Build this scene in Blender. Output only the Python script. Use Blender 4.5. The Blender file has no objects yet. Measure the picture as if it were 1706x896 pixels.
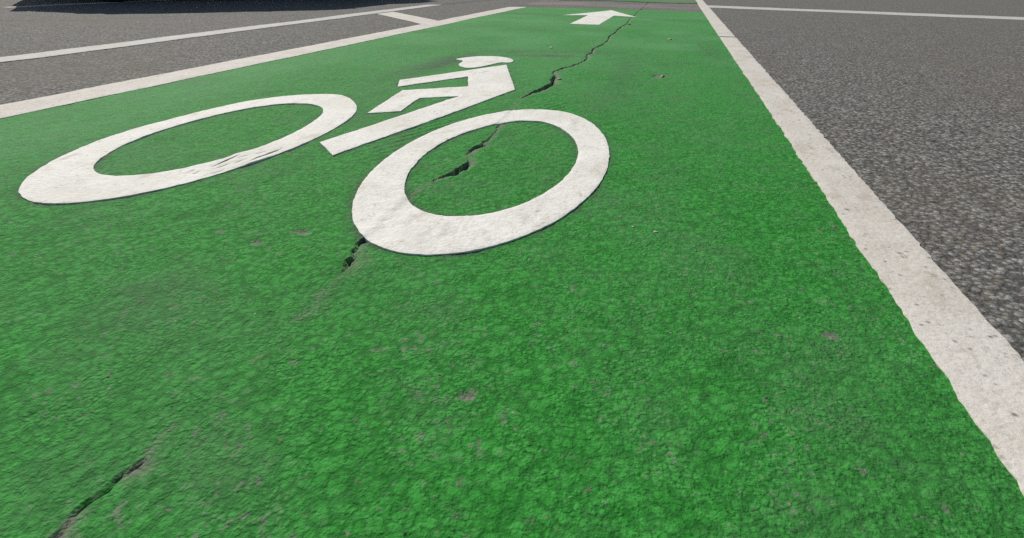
import bpy, bmesh, math, random
import numpy as np
from mathutils import Matrix, Vector
from mathutils.geometry import delaunay_2d_cdt

# ======================= camera, sky, sun, exposure =======================
scene = bpy.context.scene
cam_d = bpy.data.cameras.new('camera'); cam = bpy.data.objects.new('camera', cam_d)
scene.collection.objects.link(cam); scene.camera = cam
cam_d.sensor_width = 36.0; cam_d.sensor_fit = 'HORIZONTAL'
cam_d.lens = 18.619; cam_d.clip_start = 0.01; cam_d.clip_end = 5000
_r = (0.9670831761, 0.2541477250, 0.0126120713)
_d = (0.1355627305, -0.4726314555, -0.8707710683)
_f = (-0.2153436245, 0.8438177772, -0.4915268883)
cam.matrix_world = Matrix(((_r[0], -_d[0], -_f[0], 0), (_r[1], -_d[1], -_f[1], 0),
                           (_r[2], -_d[2], -_f[2], 1/3), (0, 0, 0, 1)))

SUN_EL, SUN_AZ = math.radians(39), Vector((-.76, .65, 0)).normalized()
sun_dir = Vector((SUN_AZ.x*math.cos(SUN_EL), SUN_AZ.y*math.cos(SUN_EL), math.sin(SUN_EL)))
world = bpy.data.worlds.new('World'); scene.world = world; world.use_nodes = True
wn = world.node_tree.nodes; wl = world.node_tree.links
bg = wn['Background']; sky = wn.new('ShaderNodeTexSky'); sky.sky_type = 'NISHITA'
sky.sun_disc = False; sky.sun_elevation = SUN_EL
sky.sun_rotation = math.atan2(SUN_AZ.x, SUN_AZ.y) % (2*math.pi)
wl.new(sky.outputs[0], bg.inputs[0]); bg.inputs[1].default_value = 0.072
sl = bpy.data.lights.new('sun', 'SUN'); sl.energy = 4.2; sl.angle = math.radians(.53); sl.color = (1, .955, .88)
so = bpy.data.objects.new('sun', sl); scene.collection.objects.link(so)
so.rotation_euler = (-sun_dir).to_track_quat('-Z', 'Y').to_euler(); so.location = sun_dir*30
scene.cycles.use_denoising = False
scene.view_settings.view_transform = 'Standard'; scene.view_settings.look = 'None'
scene.view_settings.exposure = 0.0; scene.view_settings.gamma = 1; scene.view_settings.use_curve_mapping = False

# ======================= traced ground outlines (metres) =======================
FRONT_OUT=[(-0.7136,1.0103),(-0.7140,1.0289),(-0.7147,1.0473),(-0.7158,1.0657),(-0.7172,1.0841),(-0.7189,1.1023),(-0.7209,1.1203),(-0.7233,1.1382),(-0.7261,1.1559),(-0.7292,1.1734),(-0.7327,1.1905),(-0.7367,1.2074),(-0.7410,1.2238),(-0.7458,1.2397),(-0.7509,1.2551),(-0.7565,1.2699),(-0.7624,1.2841),(-0.7687,1.2976),(-0.7753,1.3105),(-0.7822,1.3227),(-0.7892,1.3344),(-0.7965,1.3454),(-0.8039,1.3560),(-0.8114,1.3662),(-0.8191,1.3760),(-0.8268,1.3854),(-0.8347,1.3945),(-0.8427,1.4033),(-0.8508,1.4116),(-0.8590,1.4196),(-0.8674,1.4269),(-0.8760,1.4337),(-0.8847,1.4396),(-0.8937,1.4447),(-0.9027,1.4487),(-0.9119,1.4517),(-0.9211,1.4536),(-0.9304,1.4543),(-0.9397,1.4540),(-0.9490,1.4526),(-0.9582,1.4503),(-0.9673,1.4472),(-0.9764,1.4434),(-0.9853,1.4391),(-0.9942,1.4342),(-1.0031,1.4290),(-1.0119,1.4234),(-1.0206,1.4174),(-1.0293,1.4110),(-1.0380,1.4041),(-1.0465,1.3965),(-1.0550,1.3882),(-1.0632,1.3791),(-1.0712,1.3691),(-1.0789,1.3581),(-1.0862,1.3460),(-1.0930,1.3330),(-1.0994,1.3190),(-1.1052,1.3041),(-1.1105,1.2885),(-1.1153,1.2722),(-1.1196,1.2555),(-1.1235,1.2385),(-1.1270,1.2214),(-1.1302,1.2041),(-1.1332,1.1868),(-1.1360,1.1695),(-1.1387,1.1522),(-1.1414,1.1349),(-1.1439,1.1176),(-1.1463,1.1001),(-1.1486,1.0826),(-1.1507,1.0648),(-1.1525,1.0468),(-1.1540,1.0287),(-1.1551,1.0103),(-1.1557,0.9918),(-1.1557,0.9733),(-1.1553,0.9547),(-1.1542,0.9362),(-1.1525,0.9179),(-1.1503,0.8998),(-1.1476,0.8820),(-1.1443,0.8645),(-1.1407,0.8475),(-1.1366,0.8308),(-1.1321,0.8146),(-1.1274,0.7988),(-1.1223,0.7834),(-1.1170,0.7685),(-1.1115,0.7540),(-1.1056,0.7399),(-1.0996,0.7262),(-1.0933,0.7131),(-1.0868,0.7004),(-1.0801,0.6882),(-1.0731,0.6766),(-1.0659,0.6655),(-1.0585,0.6550),(-1.0509,0.6451),(-1.0432,0.6357),(-1.0353,0.6269),(-1.0272,0.6187),(-1.0190,0.6110),(-1.0106,0.6039),(-1.0022,0.5973),(-0.9936,0.5913),(-0.9848,0.5859),(-0.9760,0.5811),(-0.9671,0.5769),(-0.9580,0.5735),(-0.9489,0.5707),(-0.9397,0.5688),(-0.9304,0.5677),(-0.9211,0.5674),(-0.9118,0.5680),(-0.9025,0.5694),(-0.8933,0.5717),(-0.8840,0.5749),(-0.8749,0.5789),(-0.8658,0.5838),(-0.8568,0.5894),(-0.8480,0.5958),(-0.8393,0.6030),(-0.8307,0.6109),(-0.8223,0.6195),(-0.8141,0.6289),(-0.8061,0.6390),(-0.7983,0.6498),(-0.7907,0.6613),(-0.7835,0.6735),(-0.7765,0.6864),(-0.7699,0.7000),(-0.7636,0.7142),(-0.7576,0.7289),(-0.7520,0.7443),(-0.7468,0.7601),(-0.7420,0.7764),(-0.7375,0.7931),(-0.7335,0.8101),(-0.7298,0.8275),(-0.7265,0.8451),(-0.7235,0.8629),(-0.7210,0.8810),(-0.7188,0.8992),(-0.7170,0.9176),(-0.7156,0.9361),(-0.7146,0.9546),(-0.7139,0.9732),(-0.7136,0.9918)]
FRONT_IN=[(-0.7855,1.0100),(-0.7862,1.0229),(-0.7871,1.0357),(-0.7882,1.0483),(-0.7894,1.0609),(-0.7908,1.0733),(-0.7923,1.0857),(-0.7940,1.0980),(-0.7958,1.1101),(-0.7978,1.1222),(-0.8000,1.1341),(-0.8024,1.1459),(-0.8050,1.1576),(-0.8079,1.1691),(-0.8109,1.1803),(-0.8142,1.1913),(-0.8178,1.2020),(-0.8216,1.2124),(-0.8256,1.2224),(-0.8299,1.2320),(-0.8344,1.2412),(-0.8391,1.2499),(-0.8440,1.2581),(-0.8492,1.2657),(-0.8545,1.2729),(-0.8599,1.2794),(-0.8655,1.2855),(-0.8713,1.2910),(-0.8771,1.2960),(-0.8830,1.3004),(-0.8891,1.3043),(-0.8951,1.3078),(-0.9013,1.3107),(-0.9074,1.3131),(-0.9136,1.3151),(-0.9199,1.3167),(-0.9261,1.3177),(-0.9324,1.3183),(-0.9387,1.3184),(-0.9450,1.3180),(-0.9512,1.3171),(-0.9575,1.3158),(-0.9637,1.3138),(-0.9699,1.3114),(-0.9760,1.3084),(-0.9821,1.3048),(-0.9881,1.3007),(-0.9940,1.2960),(-0.9998,1.2907),(-1.0054,1.2848),(-1.0109,1.2785),(-1.0162,1.2716),(-1.0214,1.2641),(-1.0264,1.2562),(-1.0312,1.2479),(-1.0358,1.2391),(-1.0403,1.2300),(-1.0445,1.2205),(-1.0485,1.2106),(-1.0524,1.2005),(-1.0560,1.1901),(-1.0595,1.1794),(-1.0628,1.1685),(-1.0659,1.1574),(-1.0688,1.1461),(-1.0715,1.1345),(-1.0740,1.1228),(-1.0764,1.1109),(-1.0785,1.0988),(-1.0804,1.0865),(-1.0821,1.0741),(-1.0835,1.0615),(-1.0847,1.0488),(-1.0856,1.0360),(-1.0863,1.0230),(-1.0867,1.0100),(-1.0868,0.9970),(-1.0865,0.9840),(-1.0860,0.9709),(-1.0852,0.9580),(-1.0840,0.9451),(-1.0825,0.9324),(-1.0808,0.9198),(-1.0787,0.9075),(-1.0764,0.8953),(-1.0738,0.8834),(-1.0709,0.8718),(-1.0678,0.8605),(-1.0645,0.8494),(-1.0609,0.8387),(-1.0571,0.8283),(-1.0532,0.8182),(-1.0491,0.8085),(-1.0448,0.7991),(-1.0403,0.7900),(-1.0357,0.7813),(-1.0309,0.7729),(-1.0260,0.7649),(-1.0210,0.7573),(-1.0158,0.7500),(-1.0104,0.7432),(-1.0050,0.7368),(-0.9994,0.7308),(-0.9937,0.7253),(-0.9879,0.7203),(-0.9820,0.7158),(-0.9760,0.7118),(-0.9700,0.7083),(-0.9638,0.7054),(-0.9576,0.7030),(-0.9513,0.7011),(-0.9450,0.6998),(-0.9387,0.6990),(-0.9324,0.6987),(-0.9260,0.6989),(-0.9197,0.6997),(-0.9134,0.7009),(-0.9070,0.7026),(-0.9007,0.7048),(-0.8945,0.7075),(-0.8883,0.7106),(-0.8821,0.7142),(-0.8759,0.7183),(-0.8699,0.7229),(-0.8638,0.7279),(-0.8579,0.7334),(-0.8521,0.7395),(-0.8464,0.7461),(-0.8408,0.7532),(-0.8353,0.7608),(-0.8301,0.7691),(-0.8250,0.7778),(-0.8201,0.7871),(-0.8155,0.7970),(-0.8112,0.8073),(-0.8072,0.8182),(-0.8034,0.8295),(-0.8000,0.8412),(-0.7970,0.8533),(-0.7943,0.8658),(-0.7919,0.8785),(-0.7899,0.8914),(-0.7882,0.9045),(-0.7869,0.9177),(-0.7859,0.9310),(-0.7851,0.9443),(-0.7847,0.9576),(-0.7846,0.9708),(-0.7847,0.9840),(-0.7850,0.9971)]
REAR_OUT=[(-0.0689,1.0110),(-0.0694,1.0296),(-0.0703,1.0482),(-0.0715,1.0666),(-0.0731,1.0849),(-0.0750,1.1030),(-0.0772,1.1209),(-0.0798,1.1387),(-0.0827,1.1562),(-0.0858,1.1735),(-0.0893,1.1906),(-0.0931,1.2074),(-0.0971,1.2239),(-0.1015,1.2401),(-0.1061,1.2560),(-0.1111,1.2715),(-0.1163,1.2867),(-0.1219,1.3014),(-0.1277,1.3156),(-0.1339,1.3294),(-0.1403,1.3426),(-0.1470,1.3553),(-0.1540,1.3673),(-0.1613,1.3787),(-0.1688,1.3893),(-0.1765,1.3993),(-0.1845,1.4085),(-0.1927,1.4169),(-0.2011,1.4245),(-0.2096,1.4313),(-0.2183,1.4372),(-0.2271,1.4423),(-0.2360,1.4466),(-0.2449,1.4500),(-0.2540,1.4527),(-0.2630,1.4544),(-0.2721,1.4554),(-0.2812,1.4556),(-0.2903,1.4550),(-0.2993,1.4536),(-0.3083,1.4515),(-0.3172,1.4486),(-0.3261,1.4450),(-0.3348,1.4407),(-0.3435,1.4357),(-0.3521,1.4300),(-0.3605,1.4236),(-0.3688,1.4165),(-0.3769,1.4088),(-0.3849,1.4004),(-0.3927,1.3914),(-0.4004,1.3818),(-0.4078,1.3715),(-0.4150,1.3606),(-0.4220,1.3492),(-0.4288,1.3372),(-0.4354,1.3246),(-0.4417,1.3115),(-0.4477,1.2980),(-0.4535,1.2839),(-0.4589,1.2693),(-0.4641,1.2543),(-0.4691,1.2389),(-0.4737,1.2231),(-0.4780,1.2069),(-0.4820,1.1903),(-0.4856,1.1735),(-0.4890,1.1563),(-0.4920,1.1388),(-0.4946,1.1211),(-0.4970,1.1032),(-0.4989,1.0850),(-0.5005,1.0667),(-0.5017,1.0483),(-0.5026,1.0297),(-0.5031,1.0110),(-0.5031,0.9923),(-0.5028,0.9736),(-0.5021,0.9549),(-0.5010,0.9363),(-0.4994,0.9178),(-0.4975,0.8994),(-0.4952,0.8812),(-0.4925,0.8633),(-0.4894,0.8456),(-0.4859,0.8282),(-0.4820,0.8111),(-0.4778,0.7944),(-0.4732,0.7781),(-0.4682,0.7622),(-0.4629,0.7468),(-0.4573,0.7319),(-0.4514,0.7175),(-0.4452,0.7036),(-0.4388,0.6903),(-0.4320,0.6776),(-0.4250,0.6655),(-0.4178,0.6540),(-0.4103,0.6432),(-0.4026,0.6331),(-0.3947,0.6236),(-0.3867,0.6148),(-0.3784,0.6067),(-0.3700,0.5994),(-0.3615,0.5929),(-0.3529,0.5871),(-0.3441,0.5821),(-0.3352,0.5778),(-0.3263,0.5744),(-0.3174,0.5717),(-0.3083,0.5699),(-0.2993,0.5689),(-0.2903,0.5686),(-0.2812,0.5691),(-0.2722,0.5704),(-0.2633,0.5724),(-0.2544,0.5752),(-0.2456,0.5787),(-0.2368,0.5829),(-0.2282,0.5877),(-0.2196,0.5933),(-0.2112,0.5995),(-0.2028,0.6063),(-0.1947,0.6137),(-0.1866,0.6217),(-0.1787,0.6304),(-0.1709,0.6396),(-0.1633,0.6494),(-0.1559,0.6599),(-0.1486,0.6709),(-0.1416,0.6825),(-0.1348,0.6946),(-0.1282,0.7074),(-0.1219,0.7207),(-0.1158,0.7346),(-0.1101,0.7490),(-0.1046,0.7640),(-0.0995,0.7795),(-0.0947,0.7955),(-0.0903,0.8119),(-0.0863,0.8288),(-0.0827,0.8460),(-0.0795,0.8636),(-0.0767,0.8815),(-0.0743,0.8996),(-0.0724,0.9179),(-0.0708,0.9364),(-0.0697,0.9550),(-0.0691,0.9737),(-0.0688,0.9924)]
REAR_IN=[(-0.1323,1.0115),(-0.1327,1.0246),(-0.1333,1.0377),(-0.1342,1.0506),(-0.1353,1.0635),(-0.1367,1.0762),(-0.1384,1.0888),(-0.1404,1.1011),(-0.1426,1.1133),(-0.1450,1.1253),(-0.1477,1.1370),(-0.1506,1.1485),(-0.1537,1.1596),(-0.1570,1.1706),(-0.1605,1.1812),(-0.1642,1.1915),(-0.1681,1.2016),(-0.1721,1.2113),(-0.1763,1.2207),(-0.1807,1.2298),(-0.1852,1.2386),(-0.1899,1.2470),(-0.1947,1.2552),(-0.1996,1.2629),(-0.2047,1.2703),(-0.2099,1.2774),(-0.2153,1.2840),(-0.2207,1.2902),(-0.2264,1.2960),(-0.2321,1.3013),(-0.2379,1.3061),(-0.2439,1.3104),(-0.2499,1.3142),(-0.2560,1.3174),(-0.2623,1.3199),(-0.2685,1.3219),(-0.2748,1.3232),(-0.2812,1.3239),(-0.2875,1.3239),(-0.2938,1.3233),(-0.3002,1.3220),(-0.3064,1.3201),(-0.3126,1.3175),(-0.3188,1.3144),(-0.3248,1.3106),(-0.3308,1.3063),(-0.3366,1.3015),(-0.3424,1.2962),(-0.3480,1.2904),(-0.3535,1.2842),(-0.3588,1.2776),(-0.3641,1.2706),(-0.3692,1.2633),(-0.3741,1.2555),(-0.3790,1.2475),(-0.3837,1.2391),(-0.3883,1.2305),(-0.3927,1.2215),(-0.3970,1.2122),(-0.4012,1.2025),(-0.4052,1.1926),(-0.4090,1.1824),(-0.4127,1.1718),(-0.4161,1.1609),(-0.4194,1.1498),(-0.4224,1.1383),(-0.4252,1.1265),(-0.4278,1.1145),(-0.4301,1.1022),(-0.4321,1.0897),(-0.4338,1.0770),(-0.4353,1.0642),(-0.4364,1.0511),(-0.4373,1.0380),(-0.4379,1.0248),(-0.4381,1.0115),(-0.4381,0.9982),(-0.4377,0.9849),(-0.4371,0.9717),(-0.4362,0.9585),(-0.4350,0.9454),(-0.4335,0.9325),(-0.4318,0.9196),(-0.4299,0.9070),(-0.4276,0.8945),(-0.4252,0.8822),(-0.4225,0.8701),(-0.4195,0.8582),(-0.4164,0.8466),(-0.4130,0.8352),(-0.4093,0.8241),(-0.4055,0.8134),(-0.4014,0.8030),(-0.3972,0.7929),(-0.3927,0.7833),(-0.3880,0.7740),(-0.3831,0.7652),(-0.3780,0.7569),(-0.3727,0.7491),(-0.3673,0.7418),(-0.3617,0.7350),(-0.3560,0.7288),(-0.3501,0.7232),(-0.3441,0.7182),(-0.3380,0.7137),(-0.3319,0.7098),(-0.3256,0.7066),(-0.3193,0.7038),(-0.3130,0.7017),(-0.3066,0.7001),(-0.3003,0.6991),(-0.2939,0.6985),(-0.2875,0.6985),(-0.2812,0.6990),(-0.2748,0.7000),(-0.2685,0.7014),(-0.2623,0.7033),(-0.2561,0.7056),(-0.2499,0.7084),(-0.2438,0.7117),(-0.2377,0.7154),(-0.2317,0.7195),(-0.2258,0.7241),(-0.2199,0.7292),(-0.2142,0.7347),(-0.2085,0.7406),(-0.2030,0.7471),(-0.1976,0.7540),(-0.1923,0.7614),(-0.1872,0.7693),(-0.1822,0.7776),(-0.1775,0.7864),(-0.1729,0.7956),(-0.1685,0.8052),(-0.1643,0.8153),(-0.1604,0.8257),(-0.1566,0.8365),(-0.1532,0.8476),(-0.1500,0.8591),(-0.1470,0.8709),(-0.1443,0.8829),(-0.1418,0.8951),(-0.1397,0.9076),(-0.1378,0.9202),(-0.1362,0.9330),(-0.1348,0.9459),(-0.1338,0.9590),(-0.1330,0.9721),(-0.1325,0.9852),(-0.1323,0.9983)]
RIDER=[(-0.6869,0.9931),(-0.6110,0.9176),(-0.4309,1.6944),(-0.5913,2.1781),(-0.8460,1.7301),(-0.8019,1.6212),(-0.6498,1.8734),(-0.5884,1.6974),(-0.7623,1.5737),(-0.7213,1.2676),(-0.6475,1.3130),(-0.6673,1.4837),(-0.5656,1.5449)]
HELMET=[(-0.8313,2.2505),(-0.8124,2.3072),(-0.7584,2.3728),(-0.6926,2.3865),(-0.6347,2.3652),(-0.5957,2.3031),(-0.5897,2.2487),(-0.6088,2.2285),(-0.6302,2.2279),(-0.6525,2.1566),(-0.6816,2.0813),(-0.7147,2.0554),(-0.7533,2.0838),(-0.7781,2.1384),(-0.7896,2.2172)]
ARROW=[(-0.5202,5.8410),(-0.8521,4.9606),(-0.6453,5.0735),(-0.6576,4.1608),(-0.4519,4.1806),(-0.4289,5.0998),(-0.2346,5.0284)]
EDGE_A=[(-1.6886,1.0541),(-1.6922,1.1692),(-1.6867,1.2937),(-1.6850,1.4146),(-1.6781,1.5465),(-1.6627,1.6984),(-1.6421,1.8451),(-1.6637,2.2299),(-1.6495,2.5790),(-1.6338,3.0363),(-1.6196,3.7133),(-1.6012,4.0013),(-1.5703,5.8607)]
EDGE_B=[(-1.5331,0.9437),(-1.5336,1.0763),(-1.5405,1.2130),(-1.5307,1.3466),(-1.5231,1.4933),(-1.5191,1.5409),(-1.5319,1.7727),(-1.5171,2.0239),(-1.5022,2.4380),(-1.4924,2.7663),(-1.4756,2.9723),(-1.4411,3.9214),(-1.3993,5.9419)]
THIN_A=[(-2.5730,1.6817),(-2.5715,1.9121),(-2.5712,2.1896),(-2.5367,2.5709),(-2.4938,3.0599),(-2.5198,3.8375),(-2.4712,4.6345),(-2.4879,5.8562)]
THIN_B=[(-2.4335,1.5833),(-2.4168,1.9130),(-2.4062,2.4322),(-2.3903,2.4959),(-2.3614,3.2104),(-2.3534,4.2092),(-2.3156,5.9069)]
CONN=[(-2.3393,4.4489),(-2.3177,4.7214),(-1.6012,4.0013),(-1.6163,3.7151)]
RIGHT_A=[(0.3696,8.6029),(0.3439,6.3040),(0.3436,5.4189),(0.3367,4.6087),(0.3332,4.0312),(0.3281,3.5836)]
RIGHT_B=[(0.4748,8.6562),(0.4530,7.2247),(0.4408,5.5778),(0.4371,5.0881)]
GREEN_END=[(-1.3944,5.9514),(-0.6927,6.0478),(-0.1994,6.0567),(0.3301,5.9900)]
GASHES=[([(-0.7860,0.7858),(-0.7858,0.8070),(-0.7863,0.8333),(-0.7834,0.8639)],1.6),([(-0.7744,0.7780),(-0.7673,0.8087)],0.8),([(-0.7602,0.7520),(-0.7517,0.7814)],0.7),([(-0.7599,0.8151),(-0.7524,0.8442)],0.8),([(-0.7739,0.8413),(-0.7655,0.8655)],0.8),([(-0.7377,0.8325),(-0.7383,0.8567),(-0.7373,0.8883),(-0.7348,0.9259)],2.0),([(-0.7602,0.8748),(-0.7533,0.9037)],0.8),([(-0.7731,0.9023),(-0.7698,0.9177)],0.7),([(-0.8037,0.7497),(-0.8039,0.7658)],0.7),([(-0.7912,0.7431),(-0.7885,0.7649)],0.8)]
CRACK=[(-0.2361,7.1893,0.0030,0.0060,0.0080),(-0.2393,6.3264,0.0030,0.0070,0.0080),(-0.2631,5.6241,0.0030,0.0060,0.0080),(-0.2577,5.2219,0.0040,0.0060,0.0080),(-0.2746,4.7704,0.0030,0.0060,0.0080),(-0.2625,4.3899,0.0040,0.0080,0.0080),(-0.2815,4.1190,0.0040,0.0080,0.0080),(-0.2910,3.8872,0.0040,0.0080,0.0080),(-0.2889,3.6423,0.0050,0.0080,0.0080),(-0.3039,3.4154,0.0050,0.0080,0.0080),(-0.2884,3.2242,0.0040,0.0070,0.0080),(-0.2962,3.0209,0.0040,0.0070,0.0080),(-0.3082,2.9349,0.0030,0.0060,0.0080),(-0.3196,2.8023,0.0060,0.0110,0.0080),(-0.3077,2.6605,0.0040,0.0070,0.0140),(-0.3210,2.5925,0.0040,0.0070,0.0160),(-0.3036,2.4442,0.0040,0.0080,0.0180),(-0.3194,2.3204,0.0030,0.0070,0.0120),(-0.3399,2.2308,0.0050,0.0090,0.0100),(-0.3641,2.1732,0.0040,0.0080,0.0120),(-0.3784,2.0730,0.0040,0.0070,0.0160),(-0.3577,1.9995,0.0040,0.0070,0.0180),(-0.3522,1.9133,0.0060,0.0130,0.0200),(-0.3368,1.8517,0.0060,0.0120,0.0180),(-0.3473,1.7828,0.0080,0.0150,0.0160),(-0.3557,1.7276,0.0050,0.0100,0.0160),(-0.3729,1.6632,0.0040,0.0080,0.0160),(-0.3799,1.5972,0.0030,0.0050,0.0140),(-0.3733,1.4568,0.0020,0.0030,0.0100),(-0.3623,1.3522,0.0020,0.0030,0.0100),(-0.3628,1.2794,0.0020,0.0040,0.0160),(-0.3523,1.2158,0.0020,0.0060,0.0160),(-0.3451,1.1422,0.0030,0.0070,0.0160),(-0.3491,1.1092,0.0050,0.0090,0.0140),(-0.3465,1.0790,0.0040,0.0090,0.0140),(-0.3553,1.0559,0.0030,0.0060,0.0160),(-0.3582,1.0298,0.0020,0.0050,0.0180),(-0.3488,0.9949,0.0020,0.0040,0.0180),(-0.3343,0.9593,0.0020,0.0060,0.0180),(-0.3348,0.9472,0.0040,0.0100,0.0160),(-0.3363,0.9171,0.0060,0.0130,0.0100),(-0.3425,0.8894,0.0060,0.0130,0.0090),(-0.3520,0.8719,0.0050,0.0110,0.0100),(-0.3604,0.8570,0.0030,0.0070,0.0120),(-0.3685,0.8273,0.0020,0.0030,0.0140),(-0.3681,0.7791,0.0020,0.0030,0.0140),(-0.3679,0.7352,0.0020,0.0030,0.0120),(-0.3607,0.6636,0.0020,0.0030,0.0120),(-0.3582,0.6163,0.0020,0.0040,0.0140),(-0.3645,0.5942,0.0040,0.0090,0.0140),(-0.3675,0.5835,0.0020,0.0060,0.0180),(-0.3644,0.5690,0.0020,0.0030,0.0220),(-0.3629,0.5579,0.0020,0.0050,0.0260),(-0.3560,0.5408,0.0030,0.0070,0.0280),(-0.3537,0.5285,0.0030,0.0070,0.0260),(-0.3509,0.5188,0.0030,0.0060,0.0240),(-0.3454,0.5048,0.0020,0.0050,0.0260),(-0.3450,0.4966,0.0020,0.0060,0.0240),(-0.3424,0.4877,0.0020,0.0050,0.0240)]

# ---------- ground relief (metres): value noise and cracked joint ----------
_rs = np.random.RandomState(11)
_TAB = _rs.rand(256, 256)
def vnoise(x, y, scale, seed=0):
    u = np.asarray(x)*scale + 37.31*seed + 1000; v = np.asarray(y)*scale + 91.7*seed + 1000
    i = np.floor(u).astype(int); j = np.floor(v).astype(int); fu = u-i; fv = v-j
    fu = fu*fu*fu*(fu*(fu*6-15)+10); fv = fv*fv*fv*(fv*(fv*6-15)+10)
    a = _TAB[i % 256, j % 256]; b = _TAB[(i+1) % 256, j % 256]
    c = _TAB[i % 256, (j+1) % 256]; d = _TAB[(i+1) % 256, (j+1) % 256]
    return (a*(1-fu)+b*fu)*(1-fv) + (c*(1-fu)+d*fu)*fv - .5
def relief(x, y):                       # long soft undulation of the pavement
    return .0030*vnoise(x, y, 1.7, 1) + .0016*vnoise(x, y, 5.5, 2)

_cr = np.array(CRACK)
_rc = np.random.RandomState(5)
_ys = np.arange(.47, -3.2, -.022)
_lo = np.array([(-.342 + .010*vnoise(0, y, 6, 3) + .012*vnoise(0, y, 22, 4) + .010*vnoise(0, y, 47, 16), y,
                 .0018+.010*max(0, vnoise(0, y, 9, 5)-.05), .003+.022*max(0, vnoise(0, y, 9, 5)-.05),
                 .012+.020*abs(vnoise(0, y, 7, 6))) for y in _ys])
_hi = np.array([(-.236+.02*vnoise(0, y, 2, 7), y, .003, .006, .008) for y in np.arange(7.5, 14, .4)])
_cr = np.vstack([_lo, _cr, _hi]); _cr = _cr[np.argsort(_cr[:, 1])]
def crack_x(y):
    return np.interp(y, _cr[:, 1], _cr[:, 0]) + .006*vnoise(0*y, y, 60, 8) + .005*vnoise(0*y, y, 150, 9) + .003*vnoise(0*y, y, 330, 14)
def crack_open(y):                       # the joint gapes only here and there
    k = np.clip(.42 + 2.3*vnoise(0*y, y, 17, 10) + 1.2*vnoise(0*y, y, 60, 13), .06, 1.25)
    dp = np.interp(y, _cr[:, 1], _cr[:, 3])
    k = np.where(dp > .0115, np.maximum(k, .8), k)
    k = np.where((y > .84) & (y < 1.32), np.maximum(k, .45), k)
    k = np.where((y > 1.58) & (y < 6.4), np.clip(.55+.6*k, .5, 1.3), k)
    k = np.where(y < .47, np.clip(k*1.5-.75, .10, .9), k)
    return k
def crack(x, y, dscale=1.0):
    """height drop and bare-asphalt mask along the cracked joint"""
    k = crack_open(y)
    w = np.interp(y, _cr[:, 1], _cr[:, 2]) * (.35+.65*k)
    dp = np.interp(y, _cr[:, 1], _cr[:, 3]) * k; rp = np.interp(y, _cr[:, 1], _cr[:, 4]) * (1+.9*vnoise(0*y, y, 45, 12))
    d = x - crack_x(y)
    core = (d > -w) & (d < w)
    t = np.clip((d-w)/rp, 0, 1)
    right = (d >= w) & (t < 1)
    lip = np.exp(-((d+w+.02)/.022)**2)*(d <= -w)*.12*dp
    z = np.where(core, -dp, np.where(right, -.38*dp*(1-t)**1.3, 0)) + lip
    bare = np.where(core, 1., np.where(right, (1-t)*(.10+.8*np.clip(k, 0, 1)), np.where(d < 0, np.clip(1-(-d-w)/.006, 0, 1)*.35, 0)))
    bare = np.where((y > .46) & (y < .61), bare*.6, bare)
    bare = np.where(y < .47, bare*np.clip(.35+2.4*vnoise(x, y, 38, 15), 0, 1), bare)
    return z*dscale, bare
PITS = [(.0055, 2.115, .026, .034, .004), (.099, 1.355, .005, .007, .004), (-.505, .545, .010, .006, .0016),
        (-.466, .592, .013, .008, .002), (-.575, .56, .007, .005, .001), (-.42, .69, .008, .008, .002),
        (.215, .525, .009, .005, .0015), (-.125, .335, .007, .006, .0018)]
def pits(x, y):
    z = np.zeros_like(x); b = np.zeros_like(x)
    for px, py, rx, ry, dp in PITS:
        q = ((x-px)/rx)**2+((y-py)/ry)**2 + 1.2*vnoise(x, y, 90, 20)
        m = np.clip(1.3-q, 0, 1); m = m*m*(3-2*m)
        z -= dp*m; b = np.maximum(b, m)
    return z, b
def stones(x, y, cell, seed):            # rounded aggregate poking through the coating
    u = x/cell+500; v = y/cell+500; i0 = np.floor(u).astype(int); j0 = np.floor(v).astype(int)
    best = np.full(x.shape, 9.); hh = np.zeros(x.shape)
    for a in (-1, 0, 1):
        for b in (-1, 0, 1):
            i = i0+a; j = j0+b
            r1 = _TAB[(i*7+j*13+seed*31) % 256, (j*5+i*3) % 256]; r2 = _TAB[(i*3+j*11+seed*17) % 256, (j*9+i) % 256]
            r3 = _TAB[(i+j*19+seed) % 256, (i*23+j) % 256]
            q = np.hypot(u-i-r1, v-j-r2)
            s = q < best; best = np.where(s, q, best); hh = np.where(s, r3, hh)
    return (1-np.clip(best*1.25, 0, 1)**2)*(.35+.65*hh) - .35
def coated(x, y):                        # the green coated lane
    amp = np.clip(1.3 - .12*np.maximum(y, 0), .5, 1)
    z = relief(x, y) + amp*(.0010*stones(x, y, .0075, 1) + .0013*vnoise(x, y, 30, 30) + .0007*vnoise(x, y, 110, 31))
    # faint tyre-tread ripples pressed into the coating
    rp = np.exp(-((x+.26)/.07)**2-((y-1.42)/.16)**2) + np.exp(-((x+.50)/.07)**2-((y-1.12)/.2)**2)
    z = z + .0012*rp*np.sin((x*.75-y*.35)*2*np.pi/.019)
    cz, cb = crack(x, y); pz, pb = pits(x, y)
    return z+cz+pz, np.maximum(cb, pb)
def asphalt(x, y):
    amp = np.clip(1.2-.05*np.hypot(x, y), .3, 1)
    z = relief(x, y) + amp*(.0013*stones(x, y, .0085, 5) + .0011*vnoise(x, y, 45, 33))
    pit = np.clip(vnoise(x, y, 30, 34)*3-.85, 0, 1)*.003
    return z - pit

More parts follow.
